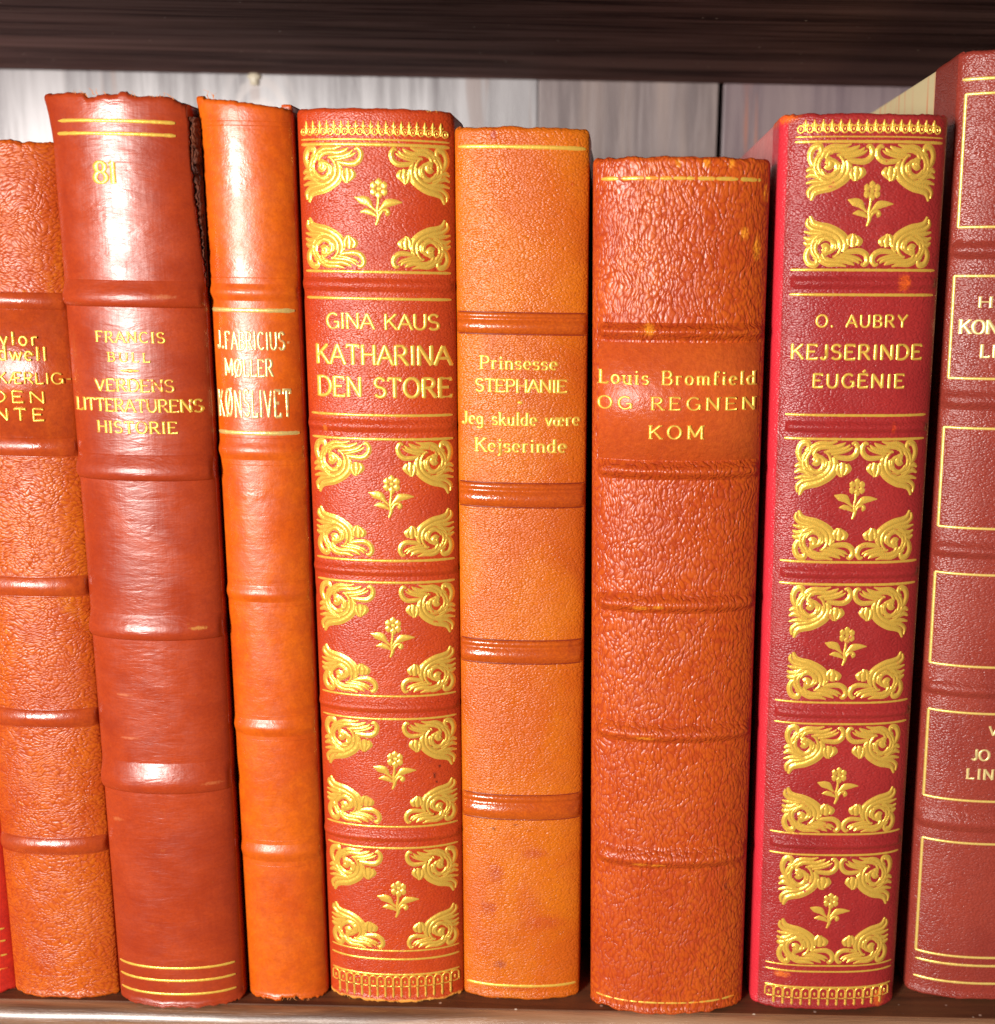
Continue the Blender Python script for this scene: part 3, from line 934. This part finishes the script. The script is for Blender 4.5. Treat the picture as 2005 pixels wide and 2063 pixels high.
b.spine(m, .00016, .0003, mod=torn, nt=110)
b.body(leather('brown_board_cloth', (.16, .035, .012), (.10, .02, .01), grain='cloth', gscale=500, seed=3, H=b.H, hw=.1), pages, board_in=.0030)
lin = leather('torn_lining', (.20, .045, .015), (.06, .013, .007), (.34, .11, .04), grain='pebble', gscale=900, gamp=.0005, rough=.8, seed=4, H=b.H, hw=.1, dark=(.05, .012, .006), mott=200, darkamt=.8)
rg = random.Random(8)
vv, ff = [], []
for i in range(60):
    z = .190 + i / 59 * (H3 - .194)
    k = max(0.0, min(1.0, (z - .192) / .026))
    lim = b.w / 2 - .0014 * k
    for j, (du, dy) in enumerate(((-.0008, .0010), (.0005, .0006), (.0014, .0022), (.0030, .0034))):
        uu = min(lim + du * (1 + rg.uniform(-.4, .4)), b.w / 2 + .0002)
        vv.append((uu, b.sy(min(lim, b.w / 2 * .99)) + dy + rg.uniform(-.0006, .0006), z))
for i in range(59):
    for j in range(3):
        a0 = i * 4 + j
        ff.append((a0, a0 + 1, a0 + 5, a0 + 4))
mesh('torn_lining', vv, ff, lin, b.root)
for ya, yb in ((566, 617), (918, 967), (1238, 1288), (1538, 1596)):
    b.band(ya - 4, yb + 4, 285, m, .0014, 'ledge')
g = gold('worn_gilt_81', (.5, .06, .015), .34, 2, rough=.34)
g2 = gold('gilt_81', (.5, .06, .015), .12, 2)
b.line(243, 240, g2, .0007, -b.w * .43, b.w * .385); b.line(269, 240, g2, .0007, -b.w * .43, b.w * .385)
for py in (1951, 1976, 2003):
    b.line(py, 335, g2, .00062)
for t, x0, x1, y0, y1, th in (('81', 191, 236, 326, 368, 2.2), ('FRANCIS', 194, 333, 669, 690, 1.7), ('BULL', 218, 303, 711, 729, 1.7), ('VERDENS', 193, 352, 765, 789, 1.7),
                              ('LITTERATURENS', 156, 411, 805, 830, 1.6), ('HISTORIE', 198, 359, 850, 873, 1.7)):
    lettering(b, t, x0, x1, y0, y1, g, th + .6, 1.2, 1.35)
u_, z_ = b.at(262, 747)
b.ribbons('ornament_rule', [smooth_path([(u_ - .0022, z_), (u_, z_), (u_ + .0022, z_)], [.0003, .0011, .0003], 4)], g)

fib = NT('leather_fibre'); fib.B('Base Color', (.62, .20, .05, 1)); fib.B('Roughness', .9)
fibres(b, fib.m, (-.012, .013), b.H - .0004, 26, 4)

# 4 - narrow orange book
b = Book('narrow smooth orange book, KØNSLIVET, between the tall 81 book and the gilt KATHARINA book', -.0977, .0212, .2724, -.1, .2326, .0042, n=2.2, m=1.6, seed=6)
kw = dict(seed=12, H=b.H, hw=b.w / 2, mott=38)
m = leather('orange_calf', (.68, .125, .004), (.58, .078, .004), (.46, .055, .005), grain='smooth', gscale=420, gamp=.00012, rough=.36, worn=(.85, .30, .02), edge=.45, crinkle=.00010, spec=.65, coat=.10, dark=(.30, .035, .006), darkamt=.35,
            spots=stains(b, [(502, 457, .0005, .0016, (.28, .03, .01))]), **kw)
H4 = b.H


def flare(u, y, z):
    t = max(0.0, (z - (H4 - .007)) / .007)
    if u < -.007:
        u -= .0011 * t ** 1.3 * min(1, (-.007 - u) / .003)
    if z > H4 - .004:
        z += .0001 * float(np.interp((u + .03) * 1500, np.arange(200), TT)) - (u + .009) * .10 * t + (.0006 if u < -.0092 else 0)
    if z < .002 and -.001 < u < .0035:
        z += .0012
    return u, y, z


b.spine(m, .00014, .0004, mod=flare, nt=90)
b.body(m, pages)
for ya, yb in ((567, 612), (886, 933), (1176, 1219), (1446, 1489), (1696, 1740)):
    b.band(ya, yb, 525, m, .0007, 'soft')
for py in (243, 252, 560, 883, 938, 1173, 1222, 1443, 1492, 1693, 1744):
    b.line(py, 470 if py < 300 else 525, m, .00022, -b.w * .49, b.w * .49, name='blind_line', off=.00005)
g = gold('silvery_gilt', (.75, .2, .05), .10, 3, col=(1.0, .70, .24), rough=.32, metal=.55)
b.line(625, 500, g, .0009, -b.w * .485, b.w * .455); b.line(873, 515, g, .0009, -b.w * .485, b.w * .455)
gl = gold('silvery_gilt_letters', (.75, .2, .05), .24, 4, col=(1.0, .72, .30), rough=.3, metal=.55)
for t, x0, x1, y0, y1 in (('J.FABRICIUS-', 439, 586, 669, 704), ('MØLLER', 454, 551, 724, 758), ('KØNSLIVET', 442, 588, 787, 840)):
    lettering(b, t, x0, x1, y0, y1, gl, 2.7, 1.2, .7, jitter=.3)

fibres(b, fib.m, (-.009, .009), .0012, 22, 5, .0010, -1)
fibres(b, fib.m, (-.010, -.006), b.H, 6, 6)

# ---- the two gilt books share their tooling
def tooled(b, g, gl, cfg):
    for (py, th) in cfg['lines']:
        b.line(py, cfg['cx'](py), g, th, cfg['u0'], cfg['u1'])
    uL0, uL1, uR0, uR1 = cfg['orn']
    for top, bot, fx, fy in cfg['panels']:
        zt, zb = b.z(cfg['cx'](top), top), b.z(cfg['cx'](bot), bot)
        h = (zt - zb)
        for (ul, ur, flx) in ((uL0, uL1, False), (uR0, uR1, True)):
            place_corner(b, g, ul, ur, zt, zt - h * .465, flx, False)
            place_corner(b, g, ul, ur, zb + h * .425, zb, flx, True)
        u, z = b.at(fx, fy)
        place_flower(b, g, u, z, cfg['fs'])


# 5 - KATHARINA
b = Book('red-orange book with gold scroll corners and flowers, GINA KAUS KATHARINA DEN STORE', -.0760, .0366, .2743, -.08, .2310, .0056, n=2.2, m=1.6, seed=7)
b5 = b
kw = dict(seed=15, H=b.H, hw=b.w / 2, mott=35)
drk = (.03, .008, .006)
m = leather('vermilion_goatskin', (.56, .064, .008), (.48, .044, .008), grain='fine', gscale=1500, gamp=.00007, rough=.40, worn=(.9, .40, .06), edge=.75, spec=.55, dark=(.26, .018, .008), darkamt=.3, ends=.45, endb=1.15, crinkle=.00005,
            spots=stains(b, [(871, 1505, .0004, .0005, drk), (884, 1508, .0004, .0005, drk), (873, 1523, .0003, .0006, drk), (886, 1543, .0004, .0005, drk), (876, 1562, .0005, .0008, drk), (880, 1575, .0004, .0004, drk), (656, 862, .0007, .0009, (.75, .2, .02)), (875, 1640, .0003, .0006, drk)]), **kw)
b.spine(m, .00012, .0004, nt=90)
b.body(leather('red_board', (.5, .05, .012), (.4, .03, .01), grain='fine', seed=2, H=b.H, hw=.1), pages)
for ya, yb in ((557, 593), (842, 876), (1136, 1165), (1411, 1440), (1672, 1700)):
    b.band(ya, yb, 785, m, .0009, 'soft')
g = gold('bright_gilt', (.55, .06, .015), .20, 5, metal=.50, rough=.27)
uL = b.w * .455
cfg = dict(cx=lambda y: 757 + (y - 218) * .022, u0=-b.w * .465, u1=b.w * .475,
           lines=((281, .0004), (291, .0007), (548, .0006), (602, .0006), (837, .0006), (885, .0006), (1130, .0006), (1174, .0006), (1403, .0005), (1449, .0005), (1666, .0005), (1709, .0005), (1916, .0004), (1933, .0005), (1964, .0005)),
           panels=((295, 541, 762, 406), (890, 1122, 788, 1000), (1179, 1397, 791, 1284), (1454, 1660, 795, 1552), (1714, 1912, 802, 1812)),
           orn=(b.at(613, 420)[0], b.at(733, 420)[0], b.at(788, 420)[0], b.at(909, 420)[0]), fs=.0106)
tooled(b, g, None, cfg)
crown_border(b, g, -b.w * .47, b.w * .475, b.z(757, 272), b.z(757, 243), 20)
arch_border(b, g, -b.w * .47, b.w * .475, max(.0019, b.z(795, 2012)), b.z(795, 1987), b.z(795, 1966), 16)
gl = gold('title_gilt', (.6, .1, .03), .18, 6, rough=.30)
for t, x0, x1, y0, y1 in (('GINA KAUS', 658, 886, 633, 663), ('KATHARINA', 638, 910, 697, 735), ('DEN STORE', 641, 912, 762, 800)):
    lettering(b, t, x0, x1, y0, y1, gl, 2.0, 1.45, .75)

fib2 = NT('pale_leather_fibre'); fib2.B('Base Color', (.8, .42, .08, 1)); fib2.B('Roughness', .9)
fibres(b, fib2.m, (-.015, .012), .0013, 60, 7, .0010, -1)
fibres(b, fib2.m, (.012, .017), b.H - .001, 10, 8)

# 6 - tan, Prinsesse Stephanie
b = Book('tan orange fine-grained book, Prinsesse STEPHANIE, with four glossy brown bands', -.0392, .0316, .2743, -.08, .2278, .0034, n=2.3, m=1.7, seed=9)
kw = dict(seed=18, H=b.H, hw=b.w / 2, mott=32)
m = leather('tan_goatskin', (.68, .170, .005), (.58, .105, .005), (.46, .062, .007), grain='fine', gscale=1500, gamp=.00010, rough=.36, worn=(.9, .32, .02), edge=.3, spec=.6, dark=(.36, .06, .008), darkamt=.3,
            spots=stains(b, [(996, 1670, .0007, .0006, (.12, .02, .01)), (1040, 1662, .0008, .0003, (.15, .02, .01)), (1066, 1674, .0005, .0004, (.3, .05, .01)), (995, 272, .0008, .0014, (.3, .03, .04)), (1008, 1943, .0020, .0014, (.30, .05, .02)), (1153, 370, .0005, .0005, (.4, .03, .01)), (1000, 1760, .0022, .0030, (.40, .055, .016)), (985, 1830, .0025, .0022, (.38, .05, .015)), (1100, 1860, .005, .0025, (.46, .065, .012)), (1075, 1720, .004, .0018, (.44, .065, .012)), (1050, 1990, .006, .0012, (.42, .06, .012))]), **kw)
mb = leather('burnished_band', (.60, .112, .005), (.50, .076, .006), grain='fine', gscale=1300, gamp=.00003, rough=.24, worn=(.8, .26, .02), edge=.2, spec=.7, dark=(.20, .02, .006), darkamt=.5, coat=.3, **kw)
b.spine(m, .0002, .0002)
db = leather('charcoal_board', (.03, .03, .035), (.02, .02, .025), grain='fine', seed=2, H=b.H, hw=.1, worn=(.2, .1, .05), dark=(.01, .01, .01))
b.body(db, pages)
burn = leather('burnished_crease', (.26, .030, .008), (.18, .018, .006), grain='smooth', gamp=.00003, rough=.4, seed=3, H=b.H, hw=1)
for ya, yb in ((630, 674), (974, 1023), (1291, 1338), (1603, 1652)):
    b.creases(ya, yb, 1052, burn, -b.w * .49, b.w * .49, th=.0003)
    b.band(ya, yb, 1052, mb, .0010, 'double', -b.w * .497, b.w * .497)
g = gold('gilt_tan', (.7, .2, .02), .18, 7)
b.line(295, 1010, g, .0008, -b.w * .47, b.w * .47); b.line(1987, 1052, g, .0007, -b.w * .47, b.w * .47)
for t, x0, x1, y0, y1 in (('Prinsesse', 968, 1124, 719, 744), ('STEPHANIE', 958, 1143, 765, 790), ('Jeg skulde være', 931, 1169, 832, 857), ('Kejserinde', 958, 1142, 885, 911)):
    lettering(b, t, x0, x1, y0, y1, g, 2.5, 1.35, 1.4)
u_, z_ = b.at(1048, 811)
b.ribbons('ornament_dot', [([(u_ - .0006, z_), (u_, z_), (u_ + .0006, z_)], [.0004, .0011, .0004])], g)

# 7 - Bromfield
b = Book('thick orange coarse-grained book, Louis Bromfield OG REGNEN KOM, shortest on the right half', -.0043, .0414, .2722, -.7, .2212, .0066, n=2.35, m=1.6, seed=10)
kw = dict(seed=21, H=b.H, hw=b.w / 2, mott=34)
o_ = (.88, .32, .02)
m = leather('coarse_goatskin', (.55, .092, .007), (.47, .064, .006), (.60, .125, .008), grain='pebble', gscale=1300, gamp=.00016, rough=.37, worn=o_, edge=.7, fleck=.10, spec=.6, dark=(.34, .03, .008), darkamt=.25,
            spots=stains(b, [(1307, 664, .0014, .0016, o_), (1290, 1222, .0022, .0007, o_), (1325, 1221, .0018, .0006, o_), (1300, 1484, .0026, .0006, o_), (1290, 1738, .0022, .0007, o_), (1325, 1740, .0022, .0007, o_), (1462, 1785, .0006, .0014, (.15, .02, .01)), (1546, 388, .0010, .0022, o_), (1500, 470, .0012, .0016, o_), (1525, 500, .0010, .0030, o_), (1367, 328, .0008, .0012, o_), (1425, 329, .0010, .0012, o_), (1475, 330, .0008, .0012, o_)]), **kw)
ml = leather('smooth_title_panel', (.58, .100, .014), (.52, .078, .012), grain='smooth', gscale=700, gamp=.00022, rough=.34, worn=o_, edge=.3, spec=.6, dark=(.3, .03, .01), darkamt=.2, fleck=.08, **kw)
b.spine(m, .00025, .0005, nt=80)
b.body(leather('orange_board', (.6, .08, .014), (.5, .06, .014), grain='pebble', gscale=600, seed=2, H=b.H, hw=.1), pages)
tp = b.strip('title_panel', b.z(1373, 929), b.z(1373, 690), [(0, -.0002), (.003, .00016), (.997, .00016), (1, -.0002)], ml, -b.w * .46, b.w * .475)
for ya, yb in ((648, 689), (927, 971), (1194, 1240), (1455, 1501), (1705, 1754)):
    b.band(ya, yb, 1373 - (ya - 650) * .03, m, .0019, 'soft', -b.w * .47, b.w * .49, fade=.12, wob=.00006)
g = gold('worn_gilt_thin', (.8, .22, .02), .42, 8)
b.line(359, 1385, g, .0008, -b.w * .45, b.w * .44, gaps=.0007); b.line(2021, 1345, g, .0005, -b.w * .46, b.w * .44, gaps=.0008)
gl = gold('gilt_bromfield', (.6, .09, .02), .18, 9)
for t, x0, x1, y0, y1 in (('Louis Bromfield', 1208, 1522, 748, 775), ('OG REGNEN', 1205, 1521, 801, 826), ('KOM', 1308, 1417, 858, 884)):
    lettering(b, t, x0, x1, y0, y1, gl, 2.3, 1.3, 1.45, off=.0003, sub=tp)

# 8 - Eugenie
b = Book('crimson book with gold scroll corners and bright red joint, O. AUBRY KEJSERINDE EUGÉNIE', .0396, .0392, .2738, -.86, .2318, .0052, n=2.9, m=1.7, seed=12, side=.010)
kw = dict(seed=25, H=b.H, hw=b.w / 2, mott=35)
sp_ = (.85, .13, .01)
m = leather('crimson_goatskin', (.39, .028, .024), (.31, .020, .019), grain='fine', gscale=1400, gamp=.00008, rough=.38, worn=(.85, .25, .03), edge=.4, spec=.55, dark=(.2, .012, .014), darkamt=.25, side=(.60, .026, .040),
            spots=stains(b, [(1822, 570, .0016, .0024, sp_), (1800, 862, .0006, .0014, (.6, .05, .01)), (1575, 1962, .0022, .0011, (.85, .2, .02)), (1770, 2010, .0018, .0030, (.8, .15, .02)), (1585, 235, .0030, .0018, (.85, .16, .01)), (1833, 353, .0006, .0006, sp_), (1600, 2040, .004, .001, (.8, .2, .03))]), **kw)
b.spine(m, .0002, .0002, nt=100)
cl = leather('red_board_cloth', (.78, .24, .22), (.7, .2, .2), grain='cloth', gscale=900, gamp=.00004, seed=2, H=b.H, hw=.1, dark=(.3, .02, .02), edge=0)
b.body(cl, pages)
ua = b.at(1591, 600)[0]
for ya, yb in ((553, 587), (846, 876), (1140, 1170), (1423, 1451), (1688, 1715)):
    b.band(ya, yb, 1755 - (ya - 222) * .055, m, .0009, 'soft', ua, b.w * .475, fade=.05)
g = gold('bright_gilt_crimson', (.45, .05, .03), .20, 10, metal=.50, rough=.27)
cfg = dict(cx=lambda y: 1752 - (y - 222) * .058, u0=ua, u1=b.w * .462,
           lines=((275, .0003), (285, .0006), (544, .0006), (594, .0006), (837, .0006), (885, .0006), (1133, .0006), (1178, .0006), (1416, .0005), (1459, .0005), (1681, .0005), (1723, .0005), (1946, .0004), (1958, .00045), (1990, .0005)),
           panels=((290, 537, 1754, 410), (889, 1128, 1724, 1005), (1183, 1409, 1704, 1302), (1464, 1677, 1688, 1583), (1728, 1942, 1672, 1835)),
           orn=(b.at(1620, 420)[0], b.at(1756, 420)[0], b.at(1760, 420)[0], b.at(1881, 420)[0]), fs=.0102)
tooled(b, g, None, cfg)
crown_border(b, g, b.at(1605, 260)[0], b.w * .45, b.z(1752, 267), b.z(1752, 240), 17)
arch_border(b, g, ua, b.w * .45, max(.0020, b.z(1655, 2038)), b.z(1655, 2011), b.z(1655, 1990), 14)
gl = gold('title_gilt_crimson', (.5, .06, .03), .18, 11, rough=.3)
for t, x0, x1, y0, y1 in (('O. AUBRY', 1644, 1828, 635, 659), ('KEJSERINDE', 1593, 1857, 695, 724), ('EUGÉNIE', 1637, 1822, 754, 781)):
    lettering(b, t, x0, x1, y0, y1, gl, 2.1, 1.5, .55)

# 9 - maroon at the right edge
b = Book('tall maroon book with gold rectangular frames, cut off by the right edge', .0839, .0470, .2803, -1.26, .2476, .0062, n=2.3, m=1.6, seed=14, side=.019)
kw = dict(seed=29, H=b.H, hw=b.w / 2, mott=40)
m = leather('maroon_morocco', (.33, .048, .028), (.27, .036, .023), grain='fine', gscale=1350, gamp=.00009, rough=.36, worn=(.6, .12, .04), edge=.3, spec=.6, dark=(.17, .018, .014), darkamt=.25, crinkle=.00006, **kw)
b.spine(m, .00015, .0002)
mp = NT('cream_striped_paper')
pn = mp.noise(mp.vec(scale=(1, 1, .07)), 230, 4, .6, .6)
mp.B('Base Color', mp.mix(mp.ramp(pn, .52, .66), (.72, .58, .32), (.75, .32, .16)))
mp.B('Roughness', .6)
b.body(mp.m, pages, board_in=.0005)
for ya, yb in ((481, 526), (782, 830), (1087, 1128), (1366, 1406), (1627, 1676)):
    b.band(ya, yb, 1965 - (ya - 480) * .06, m, .0013, 'soft')
g = gold('gilt_frames', (.4, .06, .03), .05, 12, col=(1, .72, .2), rough=.33)
b.line(158, 1975, g, .0007, b.at(1940, 158)[0], b.w * .46)
for (xl, yt, xb, yb) in ((1948, 190, 1929, 458), (1923, 556, 1911, 761), (1902, 860, 1890, 1059), (1884, 1151, 1874, 1334), (1871, 1427, 1861, 1601), (1857, 1686, 1847, 1913)):
    u0, zt = b.at(xl, yt); u1, zb = b.at(xb, yb)
    u = (u0 + u1) / 2
    ur = b.w * .44
    w = .00075
    pts = lambda a, c: [(a[0] + (c[0] - a[0]) * t / 24, a[1] + (c[1] - a[1]) * t / 24) for t in range(25)]
    rect = [pts((u, zt), (ur, zt)), pts((ur, zt), (ur, zb)), pts((ur, zb), (u, zb)), pts((u, zb), (u, zt))]
    b.ribbons('gilt_frame', [(p, [w] * 25) for p in rect], g, .0001)
for xx, yy in ((1845, 1929), (1840, 1963)):
    b.line(0, 0, g, .0006, b.at(xx, yy)[0], b.w * .45, zabs=b.z(xx, yy))
gl = gold('gilt_frame_letters', (.5, .1, .05), .03, 13, col=(1, .78, .35), rough=.3)
for t, x0, x1, y0, y1, th in (('HANS', 1971, 2105, 598, 619, 2.2), ('KON', 1932, 2012, 645, 672, 2.2), ('LIV', 1975, 2035, 695, 720, 2.2), ('JO', 1958, 1994, 1511, 1532, 1.7), ('LIN', 1947, 2002, 1550, 1570, 1.7), ('V', 1993, 2013, 1464, 1482, 1.7)):
    lettering(b, t, x0, x1, y0, y1, gl, th + .6, 1.3, 1.3)

S.render.engine = 'CYCLES'
S.cycles.use_denoising = True
S.cycles.max_bounces = 6
